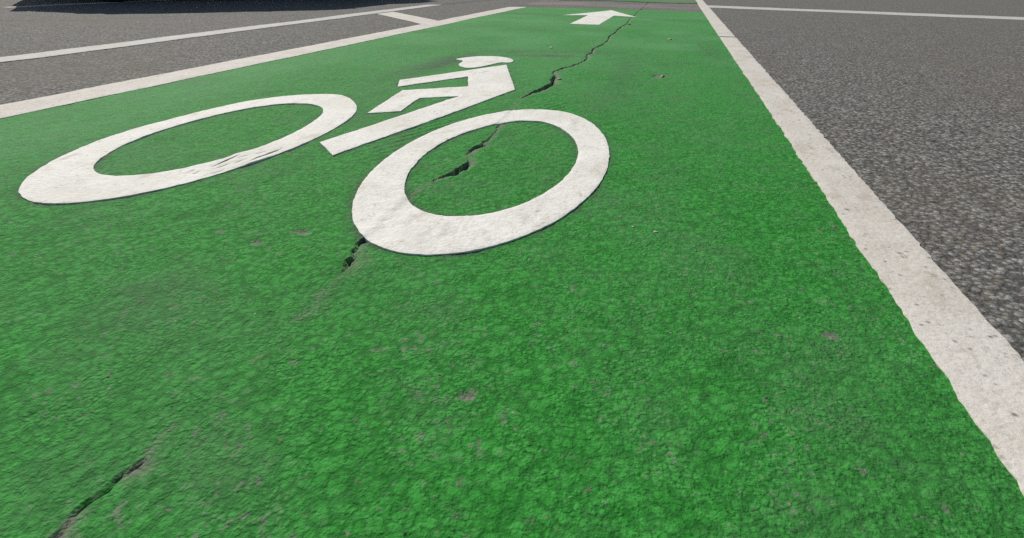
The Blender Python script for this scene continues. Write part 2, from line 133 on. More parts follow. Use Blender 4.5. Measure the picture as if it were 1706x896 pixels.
# ======================= helpers =======================
COL = scene.collection
def link(name, me, mat=None, parent=None):
    o = bpy.data.objects.new(name, me); COL.objects.link(o)
    if mat and me is not None: me.materials.append(mat)
    if parent: o.parent = parent
    return o
def tag(o, label=None, cat=None, group=None, kind=None):
    if label: o['label'] = label
    if cat: o['category'] = cat
    if group: o['group'] = group
    if kind: o['kind'] = kind
    return o
def empty(name, loc):
    o = bpy.data.objects.new(name, None); COL.objects.link(o); o.location = loc; o.empty_display_size = .05
    return o
def grid_mesh(name, X, Y, Z, attrs=None):
    n, m = X.shape
    me = bpy.data.meshes.new(name)
    co = np.stack([X, Y, Z], -1).reshape(-1, 3).astype(np.float32)
    idx = np.arange(n*m).reshape(n, m)
    f = np.stack([idx[:-1, :-1], idx[:-1, 1:], idx[1:, 1:], idx[1:, :-1]], -1).reshape(-1, 4)
    me.vertices.add(len(co)); me.vertices.foreach_set('co', co.ravel())
    me.loops.add(f.size); me.loops.foreach_set('vertex_index', f.ravel().astype(np.int32))
    me.polygons.add(len(f)); me.polygons.foreach_set('loop_start', np.arange(0, f.size, 4, dtype=np.int32))
    me.update(calc_edges=True)
    for k, v in (attrs or {}).items():
        a = me.attributes.new(k, 'FLOAT', 'POINT'); a.data.foreach_set('value', v.reshape(-1).astype(np.float32))
    me.polygons.foreach_set('use_smooth', np.ones(len(f), bool))
    return me
def spaced(breaks):                      # [(start, step_at_start), ..., (end, step_at_end)] -> graded coordinates
    out = [breaks[0][0]]
    for (a, sa), (b, sb) in zip(breaks[:-1], breaks[1:]):
        x = a
        while True:
            t = (x-a)/(b-a); x += sa*(sb/sa)**t
            if x >= b-.4*sb: break
            out.append(x)
        out.append(b)
    return np.array(out)

# ---------- node materials ----------
class Mat:
    def __init__(self, name, rough=.7, spec=.5):
        self.m = bpy.data.materials.new(name); self.m.use_nodes = True
        self.t = self.m.node_tree; self.b = self.t.nodes['Principled BSDF']
        self.b.inputs['Roughness'].default_value = rough
        self.b.inputs['Specular IOR Level'].default_value = spec
        self.co = self.t.nodes.new('ShaderNodeTexCoord').outputs['Object']
        self.h = None
    def n(self, typ, ins=(), **kw):
        nd = self.t.nodes.new(typ)
        for k, v in kw.items(): setattr(nd, k, v)
        for k, v in dict(ins).items():
            if hasattr(v, 'is_linked') or isinstance(v, bpy.types.NodeSocket): self.t.links.new(v, nd.inputs[k])
            else: nd.inputs[k].default_value = v
        return nd
    def noise(self, scale, detail=2, rough=.5, vec=None):
        return self.n('ShaderNodeTexNoise', {'Vector': vec or self.co, 'Scale': scale, 'Detail': detail, 'Roughness': rough}).outputs['Fac']
    def vor(self, scale, feature='F1', out='Distance'):
        return self.n('ShaderNodeTexVoronoi', {'Vector': self.co, 'Scale': scale}, feature=feature).outputs[out]
    def ramp(self, v, lo, hi, a=0., b=1.):
        return self.n('ShaderNodeMapRange', {'Value': v, 'From Min': lo, 'From Max': hi, 'To Min': a, 'To Max': b}, interpolation_type='SMOOTHSTEP').outputs[0]
    def math(self, op, a, b=0.):
        return self.n('ShaderNodeMath', {0: a, 1: b}, operation=op).outputs[0]
    def mix(self, f, a, b):
        c = lambda q: (*q, 1) if isinstance(q, tuple) and len(q) == 3 else q
        return self.n('ShaderNodeMix', {0: f, 6: c(a), 7: c(b)}, data_type='RGBA').outputs[2]
    def attr(self, name):
        return self.n('ShaderNodeAttribute', attribute_name=name).outputs['Fac']
    def scaled(self, s):
        return self.n('ShaderNodeMapping', {'Vector': self.co, 'Scale': s}).outputs[0]
    def bump(self, hs, strength=1.0):     # hs: [(socket, metres)]
        acc = None
        for s, k in hs:
            q = self.math('MULTIPLY', s, k); acc = q if acc is None else self.math('ADD', acc, q)
        nd = self.n('ShaderNodeBump', {'Height': acc, 'Strength': strength, 'Distance': 1.0})
        self.t.links.new(nd.outputs[0], self.b.inputs['Normal'])
    def color(self, s): self.t.links.new(s, self.b.inputs['Base Color'])
    def rough(self, s): self.t.links.new(s, self.b.inputs['Roughness'])

def green_material():
    M = Mat('green_coating', .85, .16)
    macro = M.noise(2.2, 3, .6); mid = M.noise(24, 4, .65); fine = M.noise(210, 3, .65)
    warp = M.n('ShaderNodeVectorMath', {0: M.co, 1: M.n('ShaderNodeVectorMath', {0: M.n('ShaderNodeTexNoise', {'Vector': M.co, 'Scale': 120., 'Detail': 2.}).outputs['Color'], 'Scale': .006}, operation='SCALE').outputs[0]}, operation='ADD').outputs[0]
    M.raw = M.co; M.co = warp
    va, vb = M.vor(105), M.vor(205); sc = M.n('ShaderNodeSeparateColor', {0: M.vor(105, 'F1', 'Color')}); v2 = M.vor(340); M.co = M.raw
    v1 = M.n('ShaderNodeMix', {0: M.ramp(M.noise(19, 3, .6), .40, .58), 2: va, 3: vb}).outputs[0]
    g = M.mix(M.ramp(mid, .3, .7), (.021, .208, .021), (.034, .282, .035))
    g = M.mix(M.ramp(sc.outputs[0], .1, 1., 0, .60), g, (.064, .365, .062))      # stone by stone
    g = M.mix(M.math('MULTIPLY', M.ramp(fine, .40, .66), .35), g, (.060, .320, .060))
    g = M.mix(M.math('MULTIPLY', M.ramp(v1, .40, .62), .50), g, (.007, .085, .009))    # coating darkest between the stones
    g = M.mix(M.math('MULTIPLY', M.ramp(macro, .42, .75), .40), g, (.080, .225, .080))
    g = M.mix(M.math('MULTIPLY', M.ramp(M.noise(8, 4, .65), .48, .70), .40), g, (.075, .175, .070))
    g = M.mix(M.math('MULTIPLY', M.ramp(M.noise(13, 4, .65, M.scaled((1, .55, 1))), .55, .72), .40), g, (.012, .115, .013))
    g = M.mix(M.attr('pale'), g, (.120, .345, .125))
    # coating rubbed off the tops of the stones
    top = M.math('MULTIPLY', M.ramp(v1, .34, .18), M.ramp(sc.outputs[1], .45, .8))
    rub = M.math('MULTIPLY', M.math('MAXIMUM', M.math('MULTIPLY', top, .9), M.ramp(M.noise(85, 4, .7), .56, .68)), M.ramp(M.noise(9, 5, .68), .42, .60))
    g = M.mix(M.math('MULTIPLY', rub, .8), g, (.20, .205, .165))
    pin = M.ramp(M.vor(95), .0, .18, 1, 0)
    g = M.mix(M.math('MULTIPLY', M.math('MULTIPLY', pin, M.ramp(M.noise(34, 2), .46, .58)), .85), g, (.008, .028, .009))
    fl = M.n('ShaderNodeSeparateColor', {0: M.vor(58, 'F1', 'Color')}); fd = M.ramp(M.vor(58), .05, .11, 1, 0)
    g = M.mix(M.math('MULTIPLY', fd, M.ramp(fl.outputs[0], .70, .74)), g, (.020, .026, .018))       # flecks of grit
    g = M.mix(M.math('MULTIPLY', fd, M.ramp(fl.outputs[1], .86, .90)), g, (.30, .29, .24))
    g = M.mix(M.attr('stain'), g, (.060, .090, .058))
    bare = M.math('MULTIPLY', M.attr('bare'), M.ramp(M.noise(130, 3, .7), .22, .5))
    g = M.mix(bare, g, M.mix(M.noise(260, 3, .7), (.10, .095, .08), (.30, .275, .235)))
    M.color(g)
    M.bump([(M.noise(300, 4, .75), .0016), (v1, -.0015), (v2, -.0008), (M.noise(70, 3, .6), .0014)], .9)
    return M.m
def asphalt_material():
    M = Mat('asphalt', .9, .16)
    macro = M.noise(1.1, 3, .6); fine = M.noise(260, 3, .7)
    v1 = M.vor(115); sc = M.n('ShaderNodeSeparateColor', {0: M.vor(115, 'F1', 'Color')}); v2 = M.vor(240)
    sc2 = M.n('ShaderNodeSeparateColor', {0: M.vor(240, 'F1', 'Color')})
    c = M.mix(sc.outputs[0], (.145, .143, .131), (.375, .368, .335))
    c = M.mix(M.ramp(sc.outputs[1], .72, .95), c, (.215, .170, .120))
    c = M.mix(M.ramp(sc.outputs[2], .86, .97), c, (.42, .41, .385))
    c = M.mix(M.math('MULTIPLY', sc2.outputs[0], .40), c, (.10, .099, .092))
    c = M.mix(M.math('MULTIPLY', M.ramp(v1, .42, .60), .75), c, (.045, .044, .040))        # binder
    c = M.mix(M.math('MULTIPLY', M.ramp(fine, .45, .7), .35), c, (.26, .256, .235))
    c = M.mix(M.math('MULTIPLY', M.ramp(macro, .42, .68), .40), c, (.170, .152, .120))
    c = M.mix(M.math('MULTIPLY', M.ramp(M.noise(7, 4, .7), .4, .7), .25), c, (.10, .098, .09))
    pit = M.ramp(M.vor(30), .0, .27, 1, 0)
    c = M.mix(M.math('MULTIPLY', M.math('MULTIPLY', pit, M.ramp(M.noise(18, 2), .44, .50)), .9), c, (.014, .0135, .012))
    c = M.mix(M.attr('stain'), c, (.055, .054, .050))
    c = M.mix(M.attr('worn'), c, (.270, .238, .222))
    M.color(c)
    M.bump([(M.noise(300, 4, .7), .0012), (v1, -.0027), (v2, -.0010), (M.noise(40, 3, .6), .0010)], 1.0)
    return M.m
def paint_material(name, base=(.80, .775, .725), wear=.35, pink=.5):
    M = Mat(name, .8, .2)
    dk = lambda k, w=(1, .985, .95): tuple(v*k*q for v, q in zip(base, w))
    c = M.mix(M.ramp(M.noise(7, 4, .65), .35, .7), base, dk(.88))
    c = M.mix(M.math('MULTIPLY', M.ramp(M.noise(130, 4, .7), .46, .68), .55), c, dk(.70))
    c = M.mix(M.math('MULTIPLY', M.ramp(M.noise(20, 5, .72, M.scaled((1, .5, 1))), .52, .70), .70), c, dk(.66, (1, .95, .86)))
    c = M.mix(M.math('MULTIPLY', M.ramp(M.noise(55, 3, .7), .62, .72), .75), c, dk(.50, (1, .88, .70)))
    if wear:
        sp = M.math('MULTIPLY', M.ramp(M.vor(62), .0, .26, 1, 0), M.ramp(M.noise(17, 3, .6), .66-.3*wear, .74-.3*wear))
        c = M.mix(M.math('MULTIPLY', sp, .9), c, (.10, .09, .08))
    if wear > .2:
        sp = M.math('MULTIPLY', M.ramp(M.vor(27), .0, .17, 1, 0), M.ramp(M.noise(6, 3, .6), .50, .58))
        c = M.mix(M.math('MULTIPLY', sp, .85), c, (.12, .11, .095))
    M.color(c)
    M.bump([(M.noise(170, 4, .7), .0016), (M.noise(45, 3, .6), .0012), (M.vor(120), -.0006)], .7)
    return M.m
def plain_material(name, col, rough=.5, metal=0., spec=.5, grain=120, amt=.12):
    M = Mat(name, rough, spec); M.b.inputs['Metallic'].default_value = metal
    M.color(M.mix(M.noise(grain, 3), tuple(v*(1-amt) for v in col), tuple(min(1, v*(1+amt)) for v in col)))
    return M.m
GREEN, ASPH = green_material(), asphalt_material()
WHITE = paint_material('white_thermoplastic', (.845, .824, .760), .10)
LINE = paint_material('white_line_paint', (.68, .64, .575), .70)
LINE_COOL = paint_material('faded_line_paint', (.56, .55, .51), .35)

# ======================= road and green lane =======================
def curve_x(A_, y):
    a = np.array(sorted(A_, key=lambda p: p[1])); k = np.polyfit(a[:, 1], a[:, 0], 2 if len(a) > 8 else 1)
    yy = np.clip(y, a[0, 1]-.6, a[-1, 1]+3)
    return np.polyval(k, yy)
def left_edge(y): return .5*(curve_x(EDGE_A, y)+curve_x(EDGE_B, y))
_ra = np.array(sorted(RIGHT_A, key=lambda p: p[1])); _rb = np.array(sorted(RIGHT_B, key=lambda p: p[1]))
_ka = np.polyfit(_ra[:, 1], _ra[:, 0], 1); _kb = np.polyfit(_rb[:, 1], _rb[:, 0], 1)
def right_a(y): return np.polyval(_ka, y)
def right_b(y): return np.polyval(_kb, y)
def right_edge(y): return .5*(right_a(y)+right_b(y))
_ge = np.array(GREEN_END)
def green_end(x): return np.interp(x, _ge[:, 0], _ge[:, 1])
def seg_dist(x, y, pts):
    d = np.full(np.shape(x), 9.)
    for (x0, y0), (x1, y1) in zip(pts[:-1], pts[1:]):
        vx, vy = x1-x0, y1-y0; t = np.clip(((x-x0)*vx+(y-y0)*vy)/(vx*vx+vy*vy), 0, 1)
        d = np.minimum(d, np.hypot(x-x0-t*vx, y-y0-t*vy))
    return d

xs = spaced([(-600, 200), (-40, 6), (-6, .05), (-2.8, .014), (-1.4, .014), (-1.2, .08), (-.36, .06), (-.33, .006), (-.17, .006), (-.1, .06), (.1, .08), (.3, .006), (.9, .006), (1.6, .012), (5, .12), (40, 6), (600, 200)])
ys = spaced([(-600, 200), (-12, 1.5), (-1, .04), (-.1, .008), (1.2, .008), (3, .014), (6.5, .035), (12, .25), (50, 5), (900, 250)])
X, Y = np.meshgrid(xs, ys)
Z = asphalt(X, Y)
far = np.clip((np.hypot(X, Y)-9)/10, 0, 1); Z *= 1-far
under = (X > left_edge(Y)+.03) & (X < right_edge(Y)-.03) & (Y < green_end(X)-.05) & (Y > -2.9)
Z = np.where(under, -.04, Z)
band = (X > -1.3) & (X < .38) & (Y > 7.66) & (Y < 30)
Z = np.where(band, Z, Z)
cz, cb = crack(X, Y, 1.1); on = (Y > 5.9) & ~under
Z = np.where(on, Z+cz, Z)
stain = np.exp(-(seg_dist(X, Y, [(-5.3, 2.2), (-3.96, 3.0), (-3.45, 3.65), (-3.3, 5.5), (-3.2, 8)])/.018)**2)*.45
stain = np.maximum(stain, np.exp(-(seg_dist(X, Y, [(-2.35, 6.0), (-2.15, 7.3), (-2.1, 9)])/.06)**2)*.5)
stain = np.maximum(stain, np.where(on, cb, 0)*.9)
stain = np.maximum(stain, np.exp(-((Y-6.35-.04*X)/.09)**2)*(X < -.5)*(X > -1.6)*.35)
worn = np.clip(1-np.abs(Y-6.85)/.85, 0, 1)*(X > -1.55)*(X < .36)*(.45+1.1*np.clip(vnoise(X*.35, Y, 9, 40), -.4, .5))
road = link('road', grid_mesh('road', X, Y, Z, {'stain': stain, 'worn': np.clip(worn, 0, .9)}), ASPH)
tag(road, kind='structure')

s_x = spaced([(-1.62, .0042), (-.43, .0036), (-.40, .0016), (-.30, .0016), (-.26, .0036), (.40, .0036)])
s = (s_x-s_x[0])/(s_x[-1]-s_x[0])
ty = spaced([(-3, .12), (-.6, .016), (.0, .0042), (.9, .0038), (1.8, .006), (3.5, .010), (6, .02)])
TY = np.repeat(ty[:, None], len(s), 1)
xl = left_edge(TY); xr = right_edge(TY)
X = s_x[None, :] + (xl+1.62)*np.clip((-.6-s_x)/1.02, 0, 1)[None, :] + (xr-.40)*np.clip((s_x-0)/.40, 0, 1)[None, :]
Y = -3 + (TY+3)*(green_end(X)+3)/9.0
Z, bare = coated(X, Y)
stain = .40*np.exp(-((Y-2.62-.25*(X+.5))/.09)**2)*np.clip((-.05-X)/.25, 0, 1)*np.clip((X+.95)/.25, 0, 1)
stain = np.maximum(stain, .80*np.exp(-((X+.86-.10*(Y-2.1))/.07)**2-((Y-2.15)/.34)**2))
stain = np.maximum(stain, .6*np.exp(-((Y-2.50-.12*(X+.5))/.05)**2)*np.clip((-.30-X)/.1, 0, 1)*np.clip((X+.75)/.2, 0, 1))
stain = np.maximum(stain, .30*np.exp(-((Y-4.95)/.10)**2)*(.6+np.clip(-X, 0, 1)*.5))
stain = np.maximum(stain, .30*np.exp(-((Y-4.80)/.02)**2))
stain = np.maximum(stain, .45*np.exp(-(seg_dist(X, Y, [(.19, 3.2), (.23, 2.75), (.30, 2.55)])/.012)**2))
stain = np.maximum(stain, .28*np.exp(-((X-.24)/.05)**2-((Y-2.95)/.35)**2))
stain = np.maximum(stain, .22*np.exp(-((X+.12)/.07)**2)*np.clip((Y-1.3)/.5, 0, 1)*np.clip((2.9-Y)/.4, 0, 1))
dirt = np.clip(vnoise(X, Y, 3.3, 50)+.5*vnoise(X, Y, 9, 51)-.22, 0, 1)*.5
stain = np.clip(np.maximum(stain*(.6+1.2*np.abs(vnoise(X, Y, 40, 52)+.2)), dirt), 0, .8)
def halo(X, Y, P, wdt):                          # grime gathered along the raised edge of the paint
    P = np.array(P); out = np.zeros(X.shape); lo, hi = P.min(0)-.03, P.max(0)+.03
    sel = np.argwhere((X > lo[0]) & (X < hi[0]) & (Y > lo[1]) & (Y < hi[1])); px = X[sel[:, 0], sel[:, 1]]; py = Y[sel[:, 0], sel[:, 1]]
    d = np.full(len(px), 9.)
    Q = np.vstack([P, P[:1]])
    for (x0, y0), (x1, y1) in zip(Q[:-1], Q[1:]):
        near = (px > min(x0, x1)-.03) & (px < max(x0, x1)+.03) & (py > min(y0, y1)-.03) & (py < max(y0, y1)+.03)
        d[near] = np.minimum(d[near], seg_dist(px[near], py[near], [(x0, y0), (x1, y1)]))
    out[sel[:, 0], sel[:, 1]] = np.exp(-(d/wdt)**2)
    return out
for P in (FRONT_OUT, FRONT_IN, REAR_OUT, REAR_IN, RIDER, HELMET):
    stain = np.maximum(stain, np.clip(halo(X, Y, P, .010)*(.45+1.1*vnoise(X, Y, 28, 53)), 0, .75))
_t = np.clip((Y-1.0)/2.2, 0, 1); pale = _t*_t*(3-2*_t)*.42                 # the green is mixed paler up the lane
pale = np.clip(np.maximum(pale, .30*np.clip((-1.05-X)/.25, 0, 1))*(1+1.1*vnoise(X, Y, 4, 54)), 0, .7)
lane = link('bike_lane', grid_mesh('bike_lane', X, Y, Z+.001, {'bare': bare, 'stain': stain, 'pale': pale}), GREEN)
tag(lane, kind='structure')

# the next green panel, beyond the strip of bare road
fx = spaced([(-1.36, .02), (.37, .02)]); fy = spaced([(0, .02), (1.2, .04), (14, .5)])
FX, FY = np.meshgrid(fx, fy)
FY = FY + np.interp(FX, [-1.8, -.7, -.084, .35], [7.45, 7.80, 7.60, 7.665])
FX = np.clip(FX, -1.36, right_edge(FY))
Zf = relief(FX, FY)*np.clip(1-(np.hypot(FX, FY)-9)/10, 0, 1) + .0045 + .001*vnoise(FX, FY, 30, 41)
d0 = FY-7.65
bare2 = np.clip(.25+.55*np.clip((d0-.45)/.3, 0, 1)*np.clip((FX+.6)/.8, 0, 1)+.7*vnoise(FX*.5, FY*.5, 8, 42), 0, .85)
far_lane = link('bike_lane', grid_mesh('far_bike_lane', FX, FY, Zf, {'bare': bare2, 'stain': 0*FX+.15, 'pale': 0*FX+.3}), GREEN)
tag(far_lane, kind='structure')

# ======================= painted markings =======================
def resample(P, step, closed=True):
    P = np.array(P, float); Q = np.vstack([P, P[:1]]) if closed else P
    L = np.r_[0, np.cumsum(np.hypot(*np.diff(Q, axis=0).T))]; n = max(3, int(L[-1]/step))
    out = []
    for k in range(len(Q)-1):                    # keep the corners, divide the edges
        m = max(1, int(round((L[k+1]-L[k])/step)))
        for i in range(m): out.append(Q[k]+(Q[k+1]-Q[k])*i/m)
    if not closed: out.append(Q[-1])
    return np.array(out)
def catmull(P, n=6):
    P = np.array(P, float); N = len(P); out = []
    for i in range(N):
        p0, p1, p2, p3 = P[i-1], P[i], P[(i+1) % N], P[(i+2) % N]
        for t in np.arange(n)/n:
            out.append(.5*((2*p1)+(-p0+p2)*t+(2*p0-5*p1+4*p2-p3)*t*t+(-p0+3*p1-3*p2+p3)*t**3))
    return np.array(out)
def rough_edge(P, amp, seed):                    # small unevenness where the paint ended
    P = np.array(P); T = np.roll(P, -1, 0)-np.roll(P, 1, 0); T /= np.hypot(*T.T)[:, None]+1e-9
    k = amp*(vnoise(P[:, 0], P[:, 1], 55, seed)+.8*vnoise(P[:, 0], P[:, 1], 170, seed+1))
    return P + np.stack([T[:, 1], -T[:, 0]], 1)*k[:, None]
def inside(pts, poly):
    x, y = pts[:, 0], pts[:, 1]; c = np.zeros(len(pts), bool); px, py = poly[:, 0], poly[:, 1]; j = len(poly)-1
    for i in range(len(poly)):
        if py[i] != py[j]:
            c ^= ((py[i] > y) != (py[j] > y)) & (x < (px[j]-px[i])*(y-py[i])/(py[j]-py[i])+px[i])
        j = i
    return c
def marking_mesh(name, outer, holes, g, thick, edge_drop=.0007, hfun=None, skirt=.012):
    outer = np.array(outer); holes = [np.array(h) for h in holes]
    lo, hi = outer.min(0), outer.max(0)
    gx, gy = np.meshgrid(np.arange(lo[0]+g/2, hi[0], g), np.arange(lo[1]+g/2, hi[1], g))
    r = np.random.RandomState(len(outer)); P = np.stack([gx.ravel(), gy.ravel()], 1)+r.uniform(-.22, .22, (gx.size, 2))*g
    keep = inside(P, outer)
    for h in holes: keep &= ~inside(P, h)
    P = P[keep]
    B = np.vstack([outer]+holes)
    near = np.ones(len(P), bool)                 # drop grid points that crowd the outline
    for k in range(0, len(P), 2000):
        dd = np.sqrt(((P[k:k+2000, None]-B[None])**2).sum(-1)).min(1); near[k:k+2000] = dd > .45*g
    P = P[near]
    V = [Vector(p) for p in np.vstack([B, P])]; E = []; o = 0
    for L in [outer]+holes:
        n = len(L); E += [(o+i, o+(i+1) % n) for i in range(n)]; o += n
    v, e, f, ov, oe, of = delaunay_2d_cdt(V, E, [], 0, 1e-6)
    v = np.array([(q.x, q.y) for q in v]); f = [t for t in f if len(t) == 3]
    cen = np.array([v[list(t)].mean(0) for t in f])
    ok = inside(cen, outer)
    for h in holes: ok &= ~inside(cen, h)
    f = [t for t, k in zip(f, ok) if k]
    z = relief(v[:, 0], v[:, 1]) + thick + (hfun(v[:, 0], v[:, 1]) if hfun else 0)
    cnt = {}
    for t in f:
        for a, b in ((t[0], t[1]), (t[1], t[2]), (t[2], t[0])):
            cnt[(a, b)] = 1
    bd = [(a, b) for a, b in cnt if (b, a) not in cnt]
    bset = {a for a, b in bd} | {b for a, b in bd}
    me = bpy.data.meshes.new(name); co = [(v[i, 0], v[i, 1], z[i]-(edge_drop if i in bset else 0)) for i in range(len(v))]
    low = {}
    for i in bset: low[i] = len(co); co.append((v[i, 0], v[i, 1], z[i]-skirt))
    faces = [tuple(t) for t in f]; nt = len(faces)
    faces += [(b, a, low[a], low[b]) for a, b in bd]
    me.from_pydata(co, [], faces); me.update()
    bm = bmesh.new(); bm.from_mesh(me)
    bm.faces.ensure_lookup_table()
    if sum(fc.normal.z for fc in list(bm.faces)[:nt]) < 0: bmesh.ops.reverse_faces(bm, faces=bm.faces[:])
    bmesh.ops.delete(bm, geom=[w for w in bm.verts if not w.link_faces], context='VERTS')
    for fc in bm.faces: fc.smooth = abs(fc.normal.z) > .5
    for ed in bm.edges:
        if len(ed.link_faces) == 2 and ed.link_faces[0].smooth != ed.link_faces[1].smooth: ed.smooth = False
    bm.to_mesh(me); bm.free()
    return me
def grain(x, y): return .0007*vnoise(x, y, 38, 30)+.0004*vnoise(x, y, 120, 31)
def over_crack(x, y):                            # the coating sags a little where it bridges the joint
    d = x-crack_x(y)
    return grain(x, y) - .0011*np.exp(-(d/.004)**2) - .0008*np.exp(-((d-.012)/.012)**2) + .0009*np.exp(-((d+.012)/.010)**2)
def lifted(x, y):                                # the front wheel's gouged stretch stands a little proud
    q = np.exp(-(seg_dist(x, y, LIFT)/.022)**2)
    return grain(x, y) + .0022*q
def sliver(P, w):
    P = resample(P, .006, False); T = np.gradient(P, axis=0); T /= np.hypot(*T.T)[:, None]+1e-9; N = np.stack([-T[:, 1], T[:, 0]], 1)
    t = np.linspace(0, 1, len(P)); hw = w*(np.sin(np.pi*np.clip(t, .02, .98))**.6)*(1+.5*vnoise(P[:, 0], P[:, 1], 160, 60))
    return np.vstack([P+N*hw[:, None], (P-N*hw[:, None])[::-1]])
LIFT = np.array(GASHES[0][0]).tolist()[-1:] + np.array(GASHES[5][0]).tolist()[:2]
sym = empty('bicycle_symbol', (0, 0, 0))
tag(sym, 'white painted symbol of a helmeted cyclist on a bicycle, on the green lane', 'road marking')
gas = [sliver(P, .0019*w) for P, w in GASHES]
me = marking_mesh('front_wheel', rough_edge(resample(FRONT_OUT, .006), .0016, 70), [rough_edge(resample(FRONT_IN, .006), .0016, 72)]+gas, .0075, .0038, hfun=lifted)
tag(link('wheel', me, WHITE, sym), 'narrow white wheel ring with dark gouges on its lower right')
me = marking_mesh('rear_wheel', rough_edge(resample(REAR_OUT, .005), .0016, 74), [rough_edge(resample(REAR_IN, .005), .0016, 76)], .0055, .0038, hfun=over_crack)
tag(link('wheel', me, WHITE, sym), 'wide white wheel ring crossed by the pavement crack')
me = marking_mesh('rider', rough_edge(resample(RIDER, .007), .0018, 78), [], .008, .0038, hfun=grain)
link('rider_body', me, WHITE, sym)
me = marking_mesh('helmet', rough_edge(resample(catmull(HELMET, 6), .008), .0012, 80), [], .009, .0038, hfun=grain)
link('helmet', me, WHITE, sym)
me = marking_mesh('arrow', rough_edge(resample(ARROW, .02), .003, 82), [], .02, .003, hfun=grain)
arrow = link('lane_arrow', me, WHITE)
tag(arrow, 'white painted arrow pointing ahead near the far end of the green lane', 'road marking')

def band_outline(a, b, y0, y1, step, seed, amp=.002):
    yy = np.arange(y0, y1, step)
    L = np.stack([a(yy), yy], 1); R = np.stack([b(yy), yy], 1)[::-1]
    return rough_edge(np.vstack([L, R]), amp, seed)
def end_cut(a, b, y0, ya, yb, step, seed, amp=.002):
    la = np.arange(y0, ya, step); lb = np.arange(y0, yb, step)
    return rough_edge(np.vstack([np.stack([a(la), la], 1), np.stack([b(lb), lb], 1)[::-1]]), amp, seed)
me = marking_mesh('edge_line', end_cut(lambda y: curve_x(EDGE_A, y), lambda y: curve_x(EDGE_B, y), -1.2, 5.89, 5.96, .012, 84, .0035), [], .016, .0032, hfun=grain)
tag(link('lane_line', me, LINE), 'broad worn white line along the left edge of the green lane', 'road marking')
me = marking_mesh('thin_line', end_cut(lambda y: curve_x(THIN_A, y), lambda y: curve_x(THIN_B, y), -.6, 5.85, 5.92, .014, 86, .003), [], .02, .0034, hfun=grain)
tag(link('lane_line', me, LINE_COOL), 'faded off-white line on bare asphalt, running left of the broad edge line', 'road marking')
c4 = np.array(CONN)
A_, B_, C_, D_ = c4[0], c4[1], c4[2], c4[3]
A2 = B_+(C_-B_)*.02; D2 = A_+(D_-A_)*.02
me = marking_mesh('cross_bar', rough_edge(resample([D2, A2, C_-(C_-B_)*.0, D_], .014), .003, 88), [], .02, .0029, hfun=grain)
tag(link('cross_bar', me, LINE), 'short slanting off-white bar joining the two white lines', 'road marking')
me = marking_mesh('right_line', band_outline(right_a, right_b, -1.2, 3.62, .010, 90, .004), [], .012, .0034, hfun=grain)
tag(link('lane_line', me, LINE), 'near length of the right-hand white edge line, between green lane and dark asphalt', 'road marking')
me = marking_mesh('right_line_far', band_outline(right_a, right_b, 3.66, 11.5, .03, 92, .004), [], .03, .0034, hfun=grain)
tag(link('lane_line', me, LINE), 'far length of the right-hand white edge line, beyond its small gap', 'road marking')
me = marking_mesh('side_line', rough_edge(resample([(.452, 7.28), (.452, 6.80), (3.6, 6.15), (3.6, 6.63)], .04), .006, 94), [], .04, .0026, hfun=grain)
tag(link('stop_line', me, LINE_COOL), 'white cross line on the asphalt at far right, meeting the right lane line', 'road marking')
me = marking_mesh('shade_line', resample([(-5.49, 3.0+.75), (-5.39, 3.75), (-5.24, 5.75), (-5.34, 5.75)], .04), [], .03, .0034, hfun=grain)
tag(link('lane_line', me, LINE_COOL), 'pale line lying in the dark vehicle shadow at top left', 'road marking')

# ---------- rubble lying in the open crack ----------
def crumb_strip():
    yy = spaced([(-.6, .004), (1.3, .004), (7, .03)]); u = np.linspace(-1, 1, 5)
    yy = yy[(yy < 7.15)]
    Y2 = np.repeat(yy[:, None], 5, 1); k = crack_open(Y2); w = np.interp(Y2, _cr[:, 1], _cr[:, 2])*.95*(.35+.65*k)
    X2 = crack_x(Y2)+u*w; dp = np.interp(Y2, _cr[:, 1], _cr[:, 3])*k
    Z2 = relief(X2, Y2)-dp*(.80+.5*vnoise(X2, Y2, 220, 61)) - .0005
    return grid_mesh('crack_rubble', X2, Y2, Z2)
RUB = plain_material('crack_dirt', (.060, .054, .046), .9, 0, .2, 400, .5)
rub = link('pavement_crack', crumb_strip(), RUB)
tag(rub, 'long jagged crack filled with dark grit, running up the green lane under the right wheel', 'crack')

